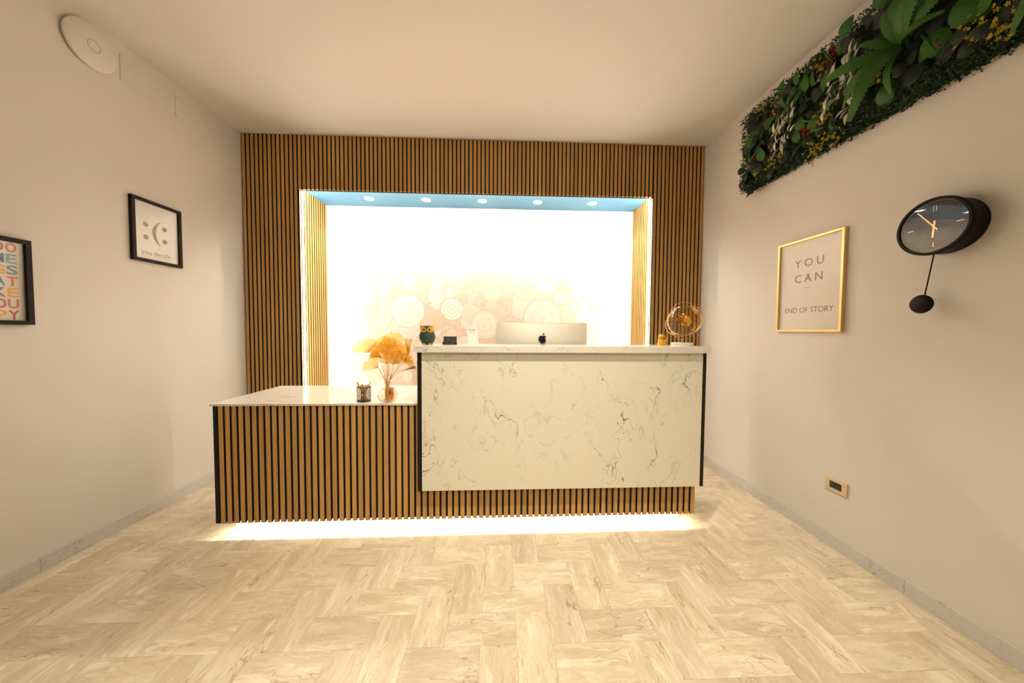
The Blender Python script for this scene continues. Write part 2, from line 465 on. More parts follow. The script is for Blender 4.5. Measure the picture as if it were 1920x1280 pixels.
# slatted portal around the niche
NX0, NX1, SOF, LIP = -1.945, 1.530, 2.695, 2.658
portal = struct(empty('trim_1', loc=(0, YB, 0)))
D0, D1 = 0.021, YW-YB
MB().box(XL+0.001, NX0-0.021, D0, D1, 0, H).build('column_core', 'black_edge', portal)
MB().box(NX1+0.021, XR-0.001, D0, D1, 0, H).build('column_core', 'black_edge', portal)
MB().box(NX0-0.021, NX1+0.021, D0, D1, SOF+0.01, H).build('header_core', 'black_edge', portal)
MB().box(NX0-0.021, NX1+0.021, D0, 0.030, LIP, SOF+0.01).build('header_lip', 'black_edge', portal)
so = MB().box(NX0, NX1, 0.030, D1, SOF, SOF+0.01).build('soffit', 'soffit_blue', portal)
MB().box(XL+0.001, NX0-0.012, 0.012, D0, 0, H).build('felt_backing', 'black_felt', portal)
MB().box(NX1+0.010, XR-0.001, 0.012, D0, 0, H).build('felt_backing', 'black_felt', portal)
MB().box(NX0-0.012, NX1+0.010, 0.012, D0, LIP, H).build('felt_backing', 'black_felt', portal)
MB().box(NX0-0.021, NX0-0.012, D0+0.009, D1, 0, SOF).build('felt_backing', 'black_felt', portal)
MB().box(NX1+0.012, NX1+0.021, D0+0.009, D1, 0, SOF).build('felt_backing', 'black_felt', portal)
SW = 0.0275
def slat_mesh(h, w=SW, t=0.0125):
    me = MB().box(-w/2, w/2, 0, t, 0, h).mesh('slat', 'oak_slat', bevel=0.0007)
    me.materials.append(MATS['slat_core'])
    for p in me.polygons:
        if abs(p.normal.x) > 0.5 or p.normal.y > 0.5: p.material_index = 1
    return me
tall, short, inner = slat_mesh(H-0.001), slat_mesh(H-0.001-LIP-0.004), slat_mesh(SOF)
for k in range(113):
    o = link('slat', short if 13 <= k < 100 else tall, portal)
    o.location = (X0+k*P+(0.004 if k >= 100 else 0), 0, (LIP+0.004) if 13 <= k < 100 else 0)
for k in range(12):
    for sx in (-1, 1):
        o = link('slat', inner, portal)
        o.rotation_euler.z = PI/2 if sx < 0 else -PI/2
        o.location = (NX0 if sx < 0 else NX1, D1-0.017-k*P, 0)

# ------------------------------------------------------------------ light fittings
def strip(name, label, a, b, mat, box, group):
    t = thing(name, label, 'led strip', a, group=group)
    return t
t = thing('led_strip', 'vertical light strip beside the slats on the left jamb of the niche', 'led strip', (NX0, YB+0.032, 0.0))
MB().box(0, 0.014, 0, 0.014, 0.005, SOF-0.006).build('diffuser', 'strip_glow', t)
MB().box(0, 0.008, -0.003, -0.0005, 0.005, SOF-0.006).build('channel', 'steel_grey', t)
t = thing('led_strip', 'vertical light strip beside the slats on the right jamb of the niche', 'led strip', (NX1, YB+0.032, 0.0))
MB().box(-0.014, 0, 0, 0.014, 0.005, SOF-0.006).build('diffuser', 'strip_glow', t)
MB().box(-0.008, 0, -0.003, -0.0005, 0.005, SOF-0.006).build('channel', 'steel_grey', t)
t = thing('led_strip', 'horizontal light strip along the front of the blue niche soffit', 'led strip', (0, YB+0.034, SOF))
MB().box(NX0+0.02, NX1-0.02, 0, 0.014, -0.014, 0).build('diffuser', 'strip_glow', t)
MB().box(NX0+0.02, NX1-0.02, -0.003, -0.0005, -0.008, 0).build('channel', 'steel_grey', t)

def downlight(name, label, x, y, z, r, glow, group, power, cone, blend):
    t = thing(name, label, 'downlight', (x, y, z), group=group)
    MB().lathe([(r*0.80, -0.0015), (r*0.84, -0.005), (r*0.98, -0.004), (r, 0), (r*0.80, 0), (r*0.80, -0.0015)], 28).build('trim_ring', 'white_lacquer', t, 40)
    MB().lathe([(0.0005, -0.003), (r*0.5, -0.003), (r*0.8, -0.0015), (r*0.8, 0), (0.0005, 0)], 28).build('lens', glow, t, 40)
    ld = bpy.data.lights.new('lamp', 'SPOT'); ld.energy = power; ld.color = WARM
    ld.spot_size = math.radians(cone); ld.spot_blend = blend; ld.shadow_soft_size = r*0.7
    lo = bpy.data.objects.new('lamp', ld); C.objects.link(lo); lo.parent = t; lo.location = (0, 0, -0.012-r*0.7)
    return t
for x in (-1.386, -0.792, -0.198, 0.396, 0.990):
    downlight('recessed_downlight', 'small round recessed downlight glowing in the blue niche soffit', x, 3.415, SOF, 0.05, 'lens_glow', 'downlights in the blue soffit', NICHE_SPOT, 150, 0.5)
downlight('ceiling_downlight', 'round recessed downlight in the room ceiling in front of the desk', 0.20, 0.90, H, 0.07, 'room_lens', None, ROOM_SPOT, 96, 1.0)
aim = downlight('ceiling_spotlight', 'round tilted spotlight in the room ceiling aimed at the desk front', 0.20, -1.25, H, 0.07, 'room_lens', None, ROOM_SPOT*0.42, 70, 1.0)
[c for c in aim.children if c.type == 'LIGHT'][0].rotation_euler = Vector((-0.25, 3.35, -2.3)).to_track_quat('-Z', 'Y').to_euler()

# ------------------------------------------------------------------ reception desk
TH = 0.0073
DM = Matrix.Translation((-1.7162, 1.9782, 0)) @ RZ(TH)
def D(u, v, z): return DM @ Vector((u, v, z))
desk = thing('reception_desk', 'long reception desk body clad in oak slats with a glowing plinth', 'desk', M=DM)
ZS, ZT = 0.106, 0.843
MB().box(-0.020, 3.0, 0.100, 0.600, 0.118, ZT).build('carcass', 'black_edge', desk)
MB().box(-0.045, -0.020, 0.0, 0.600, ZS, ZT).build('side_panel', 'black_edge', desk, bevel=0.001)
MB().box(3.0, 3.0165, 0.0125, 0.600, ZS, ZT).build('side_panel', 'black_edge', desk, bevel=0.001)
MB().box(-0.020, 3.0, 0.0125, 0.021, ZS+0.008, ZT).build('felt_backing', 'black_felt', desk)
MB().box(-0.03, 2.985, 0.127, 0.560, 0, 0.118).build('plinth', 'white_lacquer', desk)
dsl = slat_mesh(ZT-ZS, 0.0275)
for k in range(76):
    o = link('slat', dsl, desk); o.location = (k*P, 0, ZS)
t = thing('led_strip', 'light strip under the desk front washing the floor and white plinth', 'led strip', M=DM)
MB().box(0.0, 2.97, 0.028, 0.042, 0.192, 0.200).build('diffuser', 'desk_glow', t)
MB().box(0.0, 2.97, 0.0215, 0.0995, 0.2005, 0.215).build('channel', 'steel_grey', t)

tag(MB().box(-0.057, 3.030, -0.008, 0.625, ZT+0.0005, 0.857).build('low_countertop', 'marble_low_top', bevel=0.002), 'thin glossy white marble worktop lying on the slatted desk', 'countertop').matrix_world = DM
rc = thing('raised_counter', 'raised counter front of cream veined marble with black edges', 'counter', M=DM)
PB, PT = 0.316, 1.1815
MB().box(1.2355, 3.0115, -0.050, -0.038, PB, PT).build('marble_panel', 'marble_panel', rc, bevel=0.001)
MB().box(1.209, 1.235, -0.049, -0.0095, PB, PT).build('edge_strip', 'black_edge', rc)
MB().box(3.012, 3.035, -0.049, -0.0095, PB, PT).build('edge_strip', 'black_edge', rc)
MB().box(1.2355, 3.0115, -0.0375, -0.0095, PB+0.01, PT).build('back_board', 'black_edge', rc)
MB().box(1.225, 3.020, -0.0090, 0.150, 0.8575, PT).build('shelf_box', 'black_edge', rc)
TOPZ = 1.2235
tag(MB().box(1.197, 3.043, -0.080, 0.175, PT+0.0005, TOPZ).build('raised_countertop', 'marble_top', bevel=0.0025), 'thick pale marble slab on top of the raised counter', 'countertop').matrix_world = DM

# ------------------------------------------------------------------ things on the raised counter
def on_top(x, v):
    """world point on the raised countertop at world x, desk depth v"""
    p = D((x+1.7162), v, TOPZ); return p
# owl
p = on_top(-0.478, 0.10)
owl = thing('owl_figurine', 'dark green owl figurine with golden eye mask and feet', 'figurine', p, 0.12)
body = MB(); prof = [(0.0005, 0), (0.030, 0), (0.034, 0.004), (0.046, 0.022), (0.0525, 0.043), (0.052, 0.060), (0.046, 0.075), (0.042, 0.085), (0.0425, 0.098), (0.040, 0.110), (0.032, 0.119), (0.018, 0.1235), (0.0005, 0.1245)]
body.lathe(prof, 40, None, 1.0, 0.82)
for s in (-1, 1):
    body.add([(s*0.024, -0.012, 0.114), (s*0.040, -0.016, 0.104), (s*0.036, 0.012, 0.106), (s*0.045, -0.014, 0.1275)], [(0, 1, 2), (0, 1, 3), (1, 2, 3), (2, 0, 3)])
body.build('body', 'owl_green', owl, 50)
mask = MB()
for s in (-1, 1):
    pts = [(0.000, 0.090), (0.004, 0.101), (0.014, 0.111), (0.030, 0.116), (0.0465, 0.1265), (0.0440, 0.106), (0.0425, 0.090), (0.036, 0.081), (0.024, 0.078), (0.010, 0.081)]
    n = len(pts); vs = []
    def yy(x, z): return -0.82*math.sqrt(max(0.0, 0.0445**2-min(x, 0.043)**2))
    for x, z in pts: vs.append((s*x, yy(x, z)-0.0035, z))
    vs.append((s*0.022, yy(0.022, 0.095)-0.006, 0.096))
    for x, z in pts: vs.append((s*x, yy(x, z)+0.006, z))
    fs = [(i, (i+1) % n, n) for i in range(n)]+[(i, (i+1) % n, n+1+(i+1) % n, n+1+i) for i in range(n)]
    mask.add(vs, fs)
    e = MB(); e.ball((s*0.0175, -0.0415, 0.0965), (0.0062, 0.003, 0.0062), 14, 8); e.build('eye', 'eye_dark', owl, 60)
    ft_ = MB(); ft_.ball((s*0.018, -0.028, 0.004), (0.009, 0.009, 0.0045), 14, 8); ft_.build('foot', 'gold_paint', owl, 60)
mask.build('eye_mask', 'gold_paint', owl, 30)
MB().add([(-0.005, -0.0375, 0.088), (0.005, -0.0375, 0.088), (0, -0.046, 0.086), (0, -0.038, 0.076)], [(0, 1, 2), (0, 2, 3), (1, 3, 2), (0, 3, 1)]).build('beak', 'owl_green', owl)

# card holder
p = on_top(-0.329, 0.095)
ch = thing('card_holder', 'small holder with dark business cards and gold outlined front tabs', 'card holder', p, 0.05)
MB().box(-0.046, 0.046, -0.018, 0.022, 0, 0.003).build('base', 'brown_gloss', ch)
cdk = MB()
for k in range(5):
    cdk.box(-0.0425, 0.0425, 0.0+k*0.002, 0.0014+k*0.002, 0, 0.050)
c_ = cdk.build('cards', 'navy_card', ch); c_.matrix_local = T(0, -0.004, 0.003) @ RX(-0.14)
MB().box(-0.0425, 0.0425, -0.0008, -0.0002, 0.0475, 0.0492).box(-0.018, -0.010, -0.0008, -0.0002, 0.022, 0.032, ).build('gold_print', 'gold', c_)
MB().box(-0.005, 0.030, -0.0008, -0.0002, 0.0262, 0.0275).build('gold_print', 'gold', c_)
for s in (-1, 1):
    tb = MB().box(s*0.033-0.013, s*0.033+0.013, -0.017, -0.013, 0.003, 0.019).build('tab', 'brown_gloss', ch, bevel=0.001)
    rim = [(s*0.033-s*0.0135, -0.018, 0.002), (s*0.033-s*0.0135, -0.018, 0.0195), (s*0.033+s*0.0135, -0.018, 0.0195), (s*0.033+s*0.0135, -0.018, 0.002)]
    MB().tube(rim, 0.0013, 6).build('tab_rim', 'gold', tb)
    MB().box(s*0.040-0.003, s*0.040+0.003, -0.0012, -0.0002, 0.044, 0.0503).build('corner', 'brown_gloss', c_)

# counter sign card
p = on_top(-0.172, 0.085)
sg = thing('counter_sign', 'white tilted table sign card with small coloured heading', 'sign', p, 0.50)
MB().box(-0.037, 0.037, -0.006, 0.045, 0, 0.003).build('foot', 'paper_white', sg, bevel=0.0008)
cardM = T(0, 0.0, 0.003) @ RX(-0.33)
pl = MB().box(-0.037, 0.037, 0, 0.003, 0, 0.126).build('card', 'paper_white', sg, bevel=0.0006); pl.matrix_local = cardM
x = -0.026
for chh, c in zip('Google', ('blue', 'coral', 'amber', 'blue', 'teal', 'coral')):
    me = text_mesh(chh, 0.018, 'ink_'+c, 0.0002, 'LEFT')
    a, b, _, _ = bounds(me)
    o = link('lettering', me, pl, T(x-a, -0.0004, 0.101) @ RX(PI/2)); x += (b-a)+0.0012
for k in range(5):
    MB().prism([(math.cos(PI/2+i*PI/5)*(0.0033 if i % 2 == 0 else 0.0015), math.sin(PI/2+i*PI/5)*(0.0033 if i % 2 == 0 else 0.0015)) for i in range(10)], 0, 0.0004, T(-0.014+k*0.007, -0.0001, 0.086) @ RX(PI/2)).build('star', 'ink_amber', pl)
MB().box(-0.028, 0.028, -0.0004, 0, 0.0755, 0.0762).build('rule_line', 'ink_grey', pl)

# lucky cat
p = on_top(1.098, 0.095)
ct = thing('lucky_cat', 'little golden beckoning cat figurine with a red trimmed paw', 'figurine', p, -0.15)
MB().lathe([(0.0005, 0), (0.0265, 0), (0.0275, 0.006), (0.0265, 0.014), (0.0235, 0.024), (0.0225, 0.034), (0.0235, 0.042), (0.019, 0.047), (0.0005, 0.049)], 28, None, 1, 0.85).build('body', 'gold_paint', ct, 60)
hd = MB().ball((0, -0.002, 0.058), (0.0235, 0.020, 0.0175), 22, 12)
for s in (-1, 1):
    hd.add([(s*0.008, -0.004, 0.072), (s*0.020, -0.004, 0.067), (s*0.013, 0.006, 0.070), (s*0.0165, -0.002, 0.080)], [(0, 1, 2), (0, 1, 3), (1, 2, 3), (2, 0, 3)])
hd = hd.build('head', 'gold_paint', ct, 60)
for s in (-1, 1):
    MB().tube([(s*0.004, -0.0205, 0.0595), (s*0.008, -0.0205, 0.0615), (s*0.013, -0.0185, 0.0595)], 0.0010, 6).build('eye', 'eye_dark', hd)
MB().tube([(-0.010, -0.020, 0.0525), (-0.004, -0.0220, 0.050), (0, -0.0220, 0.0515), (0.004, -0.0220, 0.050), (0.010, -0.020, 0.0525)], 0.0009, 6).build('mouth', 'eye_dark', hd)
MB().tube([(math.cos(a)*0.0222, math.sin(a)*0.019, 0.0440) for a in [2*PI*k/24 for k in range(24)]], 0.0022, 6, None, True).build('collar', 'red_paint', ct, 50)
pw = MB().tube([(0.020, -0.006, 0.030), (0.029, -0.012, 0.032), (0.032, -0.014, 0.042), (0.031, -0.014, 0.050)], [0.006, 0.006, 0.006, 0.005], 10).build('paw', 'gold_paint', ct, 60)
MB().ball((0.0315, -0.0155, 0.040), (0.0065, 0.006, 0.0045), 12, 8).build('paw_trim', 'red_paint', pw, 60)
MB().ball((0.0, -0.021, 0.025), (0.006, 0.004, 0.007), 12, 8).build('coin', 'gold', ct, 60)

# globe
p = on_top(1.240, 0.095)
gb = thing('desk_globe', 'transparent amber globe in golden rings on a round white base', 'globe', p)
MB().lathe([(0.0005, 0), (0.066, 0), (0.067, 0.003), (0.067, 0.016), (0.065, 0.019), (0.0005, 0.019)], 40).build('base', 'white_stone', gb, 40)
MB().lathe([(0.0005, 0.019), (0.006, 0.019), (0.005, 0.028), (0.004, 0.040), (0.0005, 0.040)], 16).build('stem', 'gold', gb, 40)
GC = Vector((0.012, 0, 0.167)); GR = 0.104
sp = MB().ball((0, 0, 0), GR, 48, 28)
sp_ = sp.build('sphere', 'globe_glass', gb, 80); sp_.location = GC
AX = Matrix.Rotation(math.radians(38), 4, 'Y')         # earth axis leans to the right
def ring(r, M, n=56): return [M @ Vector((r*math.cos(2*PI*k/n), r*math.sin(2*PI*k/n), 0)) for k in range(n)]
r1 = MB().tube(ring(0.1275, RZ(0.25) @ RX(PI/2)), 0.0018, 8, None, True).build('outer_ring', 'gold', gb, 60); r1.location = GC
r2 = MB().tube(ring(0.1215, AX @ RZ(-1.05) @ RX(PI/2)), 0.0020, 8, None, True).build('meridian_ring', 'gold', gb, 60); r2.location = GC
r3 = MB().tube(ring(GR+0.001, RZ(0.1) @ RY(math.radians(29)) @ RX(math.radians(9))), 0.0011, 6, None, True).build('equator_line', 'gold', sp_, 60)
for s in (-1, 1):
    q = AX @ Vector((0, 0, s*0.113))
    d = (AX @ Vector((0, 0, 1))).normalized()
    MB().tube([q-d*0.010, q+d*0.010], 0.0035, 10).build('pivot_pin', 'gold', gb, 40).location = GC
    q = (RZ(0.25) @ Vector((s*0.122, -0.0, 0.045*-s)))
    MB().tube([q*0.94, q*1.06], 0.003, 8).ball(tuple(q*1.06), 0.0045, 10, 6).build('pivot_knob', 'gold', gb, 50).location = GC
def land(outline, lon0, lat0, scale):
    vs, n = [], len(outline)
    def sph(a, b, r=GR*1.002):
        return (r*math.cos(b)*math.sin(a), -r*math.cos(b)*math.cos(a), r*math.sin(b))
    cx_ = sum(q[0] for q in outline)/n; cy_ = sum(q[1] for q in outline)/n
    for f_ in (1.0, 0.6):
        for q in outline:
            vs.append(sph(lon0+scale*(cx_+(q[0]-cx_)*f_), lat0+scale*(cy_+(q[1]-cy_)*f_)))
    vs.append(sph(lon0+scale*cx_, lat0+scale*cy_))
    fs = [(i, (i+1) % n, n+(i+1) % n, n+i) for i in range(n)]+[(n+i, n+(i+1) % n, 2*n) for i in range(n)]
    return MB().add(vs, fs)
africa = [(-0.42, 0.30), (-0.30, 0.44), (-0.02, 0.46), (0.22, 0.36), (0.34, 0.16), (0.50, 0.06), (0.40, -0.10), (0.30, -0.34), (0.14, -0.60), (0.02, -0.62), (-0.06, -0.30), (-0.10, -0.06), (-0.36, 0.00), (-0.48, 0.14)]
blob = [(math.cos(a)*(0.32+0.10*math.sin(3*a+1)+0.05*math.sin(7*a)), math.sin(a)*(0.22+0.07*math.cos(4*a))) for a in [2*PI*k/16 for k in range(16)]]
for ol, lo, la, s_ in ((africa, -0.33, -0.08, 0.52), (blob, 0.30, 0.62, 0.8), (blob, 0.55, -0.46, 0.62), (blob, 0.15, -0.62, 0.5), (blob, 2.6, 0.1, 1.5), (blob, -2.0, 0.3, 1.2)):
    land(ol, lo, la, s_).build('continent', 'gold_paint', sp_, 80)

# ------------------------------------------------------------------ computer behind the raised counter
p = Vector((0.297, 2.245, 0.8575))
im = thing('desktop_computer', 'silver all in one desktop computer with black fruit emblem on its back', 'computer', p, -0.02)
W_, H0, H1 = 0.325, 0.105, 0.518
nx, nz = 36, 24
vs, fs = [], []
def outline_x(z):
    r = 0.014; dz = max(0, r-(H1-z), r-(z-H0))
    return W_-(r-math.sqrt(max(0, r*r-dz*dz)))
for j in range(nz+1):
    z = H0+(H1-H0)*(0.5-0.5*math.cos(PI*j/nz))
    wx = outline_x(z)
    for i in range(nx+1):
        x = -wx*math.cos(PI*i/nx)
        ex = 1-(abs(x)/W_)**2.6; ez = 1-(abs(z-(H0+H1)/2)/((H1-H0)/2))**2.6
        vs.append((x, -0.006-0.046*max(0, ex)**0.9*max(0, ez)**0.9, z))
for j in range(nz):
    for i in range(nx):
        a = j*(nx+1)+i; fs.append((a, a+1, a+nx+2, a+nx+1))
nb = len(vs); loop = [i for i in range(nx+1)]+[(j+1)*(nx+1)-1 for j in range(1, nz+1)]+[nz*(nx+1)+i for i in range(nx-1, -1, -1)]+[j*(nx+1) for j in range(nz-1, 0, -1)]
for i in loop: vs.append((vs[i][0], 0.0, vs[i][2]))
nl = len(loop)
for k in range(nl): fs.append((loop[k], loop[(k+1) % nl], nb+(k+1) % nl, nb+k))
fs.append(tuple(range(nb, nb+nl)))
hs = MB().add(vs, fs).build('housing', 'alu', im, 50)
MB().box(-W_+0.004, W_-0.004, 0.0002, 0.0012, H0+0.06, H1-0.004).build('screen', 'black_gloss', hs)
MB().add([(-0.10, -0.062, 0.155), (0.10, -0.062, 0.155), (0.10, -0.090, 0.006), (-0.10, -0.090, 0.006), (-0.10, -0.050, 0.155), (0.10, -0.050, 0.155), (0.10, -0.078, 0.006), (-0.10, -0.078, 0.006)],
         [(0, 1, 2, 3), (4, 5, 6, 7), (0, 1, 5, 4), (2, 3, 7, 6), (0, 3, 7, 4), (1, 2, 6, 5)]).build('stand', 'alu', im, 40)
MB().box(-0.10, 0.10, -0.090, 0.09, 0, 0.006).build('foot', 'alu', im, 40)
half = [(0, -0.40), (0.10, -0.44), (0.22, -0.48), (0.34, -0.40), (0.46, -0.20), (0.50, -0.06)]
ap = [(0.0, -0.46), (0.12, -0.50), (0.24, -0.49), (0.36, -0.36), (0.46, -0.16), (0.36, -0.07), (0.32, 0.07), (0.35, 0.20), (0.44, 0.30), (0.32, 0.40), (0.18, 0.41), (0.02, 0.35), (-0.14, 0.41), (-0.30, 0.38), (-0.42, 0.25), (-0.47, 0.06), (-0.43, -0.16), (-0.32, -0.36), (-0.20, -0.49), (-0.10, -0.50)]
lf = [(0.02, 0.46), (0.03, 0.58), (0.11, 0.70), (0.23, 0.77), (0.23, 0.66), (0.15, 0.53)]
LM = T(0.001, -0.0535, 0.4010) @ RX(PI/2) @ Matrix.Scale(0.058, 4)
MB().prism(ap, -0.03, 0.04, LM).prism(lf, -0.03, 0.04, LM).build('emblem', 'black_gloss', hs)

# ------------------------------------------------------------------ things on the low worktop
LZ = 0.8572
p = pix(682.5, 752, 2, LZ); p.z = LZ
cup = thing('pen_cup', 'black wire mesh oval pen cup on the low worktop', 'pen cup', p)
CR, CHT = 0.043, 0.094
MB().lathe([(0.0005, 0.0), (CR, 0.0), (CR, 0.002), (0.0005, 0.002)], 32, None, 1, 0.72).build('bottom', 'black_wire', cup, 40)
MB().lathe([(CR, 0.002), (CR, CHT)], 32, None, 1, 0.72).build('mesh_wall', 'black_gauze', cup, 60, fix=False)
for nm, z, r in (('top_rim', CHT, 0.0028), ('bottom_rim', 0.003, 0.002)):
    MB().tube([(CR*math.cos(a), CR*0.72*math.sin(a), z) for a in [2*PI*k/36 for k in range(36)]], r, 8, None, True).build(nm, 'black_wire', cup, 60)
for k in range(20):
    a = 2*PI*k/20
    MB().tube([(CR*math.cos(a), CR*0.72*math.sin(a), 0.003), (CR*math.cos(a), CR*0.72*math.sin(a), CHT)], 0.0006, 4).build('wire', 'black_wire', cup)
pens = [((0.024, 0.004), (-0.050, 0.002), 0.124), ((0.020, -0.008), (-0.040, -0.008), 0.126), ((-0.020, -0.004), (0.046, 0.004), 0.128), ((0.006, 0.012), (-0.012, 0.010), 0.112), ((-0.004, 0.014), (0.006, 0.014), 0.110), ((0.012, -0.014), (-0.006, -0.016), 0.112), ((-0.012, 0.006), (0.024, 0.012), 0.108), ((-0.020, 0.012), (-0.022, 0.014), 0.106)]
for (bx, by), (tx, ty), h in pens:
    o = thing('pencil', 'gold pencil standing in the black mesh pen cup', 'pencil', p+Vector((bx, by, 0.0035)), group='gold pencils in the pen cup')
    d = Vector((tx-bx, ty-by, h)); q = d.normalized()
    MB().tube([q*0.0, d-q*0.010], 0.0035, 6).build('shaft', 'gold_paint', o, 30)
    MB().tube([d-q*0.010, d], [0.0035, 0.0008], 6).build('tip', 'gold_stem', o, 30)

vp = pix(727, 753.5, 2, LZ); vp.z = LZ
vase = thing('glass_vase', 'round clear glass vase with a narrow neck holding golden leaves', 'vase', vp)
vprof = [(0.0005, 0.0), (0.026, 0.0), (0.034, 0.002), (0.052, 0.016), (0.062, 0.036), (0.062, 0.050), (0.052, 0.070), (0.034, 0.084), (0.022, 0.094), (0.0185, 0.108), (0.0185, 0.122), (0.022, 0.130)]
MB().lathe(vprof+[(r-0.002, z) if r > 0.01 else (r, z+0.003) for r, z in vprof[::-1]], 40).build('bowl', 'vase_glass', vase, 60)
MB().tube([(0.022*math.cos(a), 0.022*math.sin(a), 0.130) for a in [2*PI*k/28 for k in range(28)]], 0.0018, 6, None, True).build('lip', 'vase_glass', vase, 60)
bp = vp+Vector((-0.020, 0.098, 0))
bt = thing('perfume_bottle', 'square glass bottle of orange liquid with dark label behind the vase', 'bottle', bp, 0.12)
MB().box(-0.028, 0.028, -0.017, 0.017, 0, 0.078).build('bottle_body', 'orange_liquid', bt, bevel=0.004)
MB().lathe([(0.0005, 0.078), (0.009, 0.078), (0.009, 0.088), (0.0005, 0.088)], 20).build('neck', 'vase_glass', bt, 40)
MB().box(-0.011, 0.011, -0.011, 0.011, 0.088, 0.114).build('stopper', 'vase_glass', bt, bevel=0.002)
MB().box(-0.009, 0.009, -0.0186, -0.0172, 0.033, 0.055).build('paper_label', 'navy_card', bt)

# golden ginkgo branches: each leaf = pixel of blade foot, fan direction (deg, 90 = up), radius m, spread deg, depth, cup, twist
neck = vp+Vector((0, 0, 0.128)); foot = vp+Vector((0, 0, 0.010))
def ginkgo(branch, nkoff, footoff, u, v, ang, rad, spread, depth, cup_, tw):
    b = pix(u, v, 1, vp.y+depth)-foot
    nk = neck-foot+nkoff
    pts = []
    for i in range(13):
        s = i/12
        if s < 0.35:
            pts.append(footoff.lerp(nk, s/0.35))
        else:
            k = (s-0.35)/0.65
            ctl = nk+(b-nk)*0.45+Vector((0, 0, 0.025))
            pts.append(nk*(1-k)**2+ctl*2*k*(1-k)+b*k*k)
    MB().tube(pts, [0.0017-0.0007*i/12 for i in range(13)], 6).build('stem', 'gold_stem', branch, 60)
    M = Matrix.Translation(b) @ RZ(tw) @ RX(PI/2) @ RZ(math.radians(ang))
    nr, ns = 5, 26
    vs, fs = [], []
    for i in range(nr+1):
        for k in range(ns+1):
            a = math.radians(spread)*(k/ns-0.5)
            edge = 1+0.05*math.sin(k*1.7)-0.16*math.exp(-((k/ns-0.5)/0.05)**2)
            r = rad*(0.04+0.96*i/nr)*(edge if i == nr else 1)
            vs.append((r*math.cos(a), r*math.sin(a), cup_*rad*((i/nr)**2)*(math.sin(a*2.2)+0.6)+0.02*rad*math.sin(k*1.3)*i/nr))
    for i in range(nr):
        for k in range(ns):
            a = i*(ns+1)+k; fs.append((a, a+1, a+ns+2, a+ns+1))
    bl = MB().add(vs, fs, M).build('leaf', 'gold_gauze', branch, 80, fix=False)
    rb = MB()
    for k in range(0, ns+1, 1):
        rb.tube([M @ Vector(vs[i*(ns+1)+k]) for i in range(nr+1)], 0.00045, 3)
    rb.tube([M @ Vector(vs[nr*(ns+1)+k]) for k in range(ns+1)], 0.0006, 3)
    rb.build('veins', 'gold_rib', bl)
LEAVES = {
 'golden fan leaf branch arching from the vase towards the pen cup': (-0.009, [(691, 661, 112, 0.088, 135, 0.00, 0.20, 0.1), (708, 664, 88, 0.062, 125, 0.02, 0.3, -0.3), (709, 690, 138, 0.084, 105, -0.03, 0.2, 0.2), (712, 668, 165, 0.060, 50, 0.0, 0.3, 0.5), (718, 672, 150, 0.075, 40, 0.01, 0.4, 0.3), (724, 664, 128, 0.088, 100, 0.03, 0.3, -0.2)]),
 'tallest golden fan leaf branch rising straight up out of the vase': (0.000, [(739, 640, 88, 0.062, 170, 0.04, 0.15, 0.0), (730, 650, 95, 0.060, 130, 0.02, 0.2, 0.1), (728, 664, 112, 0.085, 110, 0.00, 0.3, 0.4), (735, 668, 92, 0.088, 110, -0.02, 0.5, 0.5), (727, 682, 100, 0.085, 130, -0.01, 0.5, 0.8), (736, 684, 80, 0.080, 120, -0.03, 0.5, -0.6), (722, 648, 120, 0.062, 130, 0.05, 0.2, 0.1)]),
 'golden fan leaf branch leaning from the vase against the raised counter': (0.009, [(744, 668, 66, 0.090, 115, 0.01, 0.5, -0.4), (747, 662, 58, 0.078, 105, 0.03, 0.3, 0.2), (752, 674, 34, 0.085, 100, -0.01, 0.5, -0.5), (765, 668, 88, 0.112, 26, -0.02, 0.2, 0.3), (757, 677, 8, 0.070, 100, -0.02, 0.3, -0.3), (742, 682, 62, 0.090, 120, -0.03, 0.5, 0.4), (754, 694, 14, 0.088, 12, -0.035, 0.2, 0.0)]),
}
for lab, (dx, lst) in LEAVES.items():
    br = thing('ginkgo_branch', lab, 'branch', foot, group='golden fan leaf branches in the vase')
    for i, a in enumerate(lst):
        ginkgo(br, Vector((dx+random.uniform(-0.003, 0.003), random.uniform(-0.009, 0.009), 0)), Vector((-dx*1.5+random.uniform(-0.006, 0.006), random.uniform(-0.010, 0.010), 0)), *a)

# ------------------------------------------------------------------ pictures on the walls
def picture(label, side, y0, y1, z0, z1, bw, depth, fmat, pmat, xw):
    M = wall_matrix(side, (y0+y1)/2, (z0+z1)/2, xw)
    t = thing('picture_frame', label, 'picture', M=M)
    w2, h2 = (y1-y0)/2, (z1-z0)/2
    fb = MB()
    o_ = [(-w2, -h2), (w2, -h2), (w2, h2), (-w2, h2)]; i_ = [(-w2+bw, -h2+bw), (w2-bw, -h2+bw), (w2-bw, h2-bw), (-w2+bw, h2-bw)]
    vs = [(*q, 0.0) for q in o_]+[(*q, depth) for q in o_]+[(*q, depth) for q in i_]+[(*q, 0.0) for q in i_]
    fs = []
    for k in range(4):
        k2 = (k+1) % 4
        fs += [(k, k2, 4+k2, 4+k), (4+k, 4+k2, 8+k2, 8+k), (8+k, 8+k2, 12+k2, 12+k), (12+k, 12+k2, k2, k)]
    fb.add(vs, fs).build('frame', fmat, t, bevel=0.0012)
    pr = MB().box(-w2+bw, w2-bw, -h2+bw, h2-bw, 0.001, 0.005).build('print', pmat, t)
    MB().box(-w2+bw, w2-bw, -h2+bw, h2-bw, depth-0.0085, depth-0.0065).build('glass_pane', 'clear_pane', t)
    return t, pr
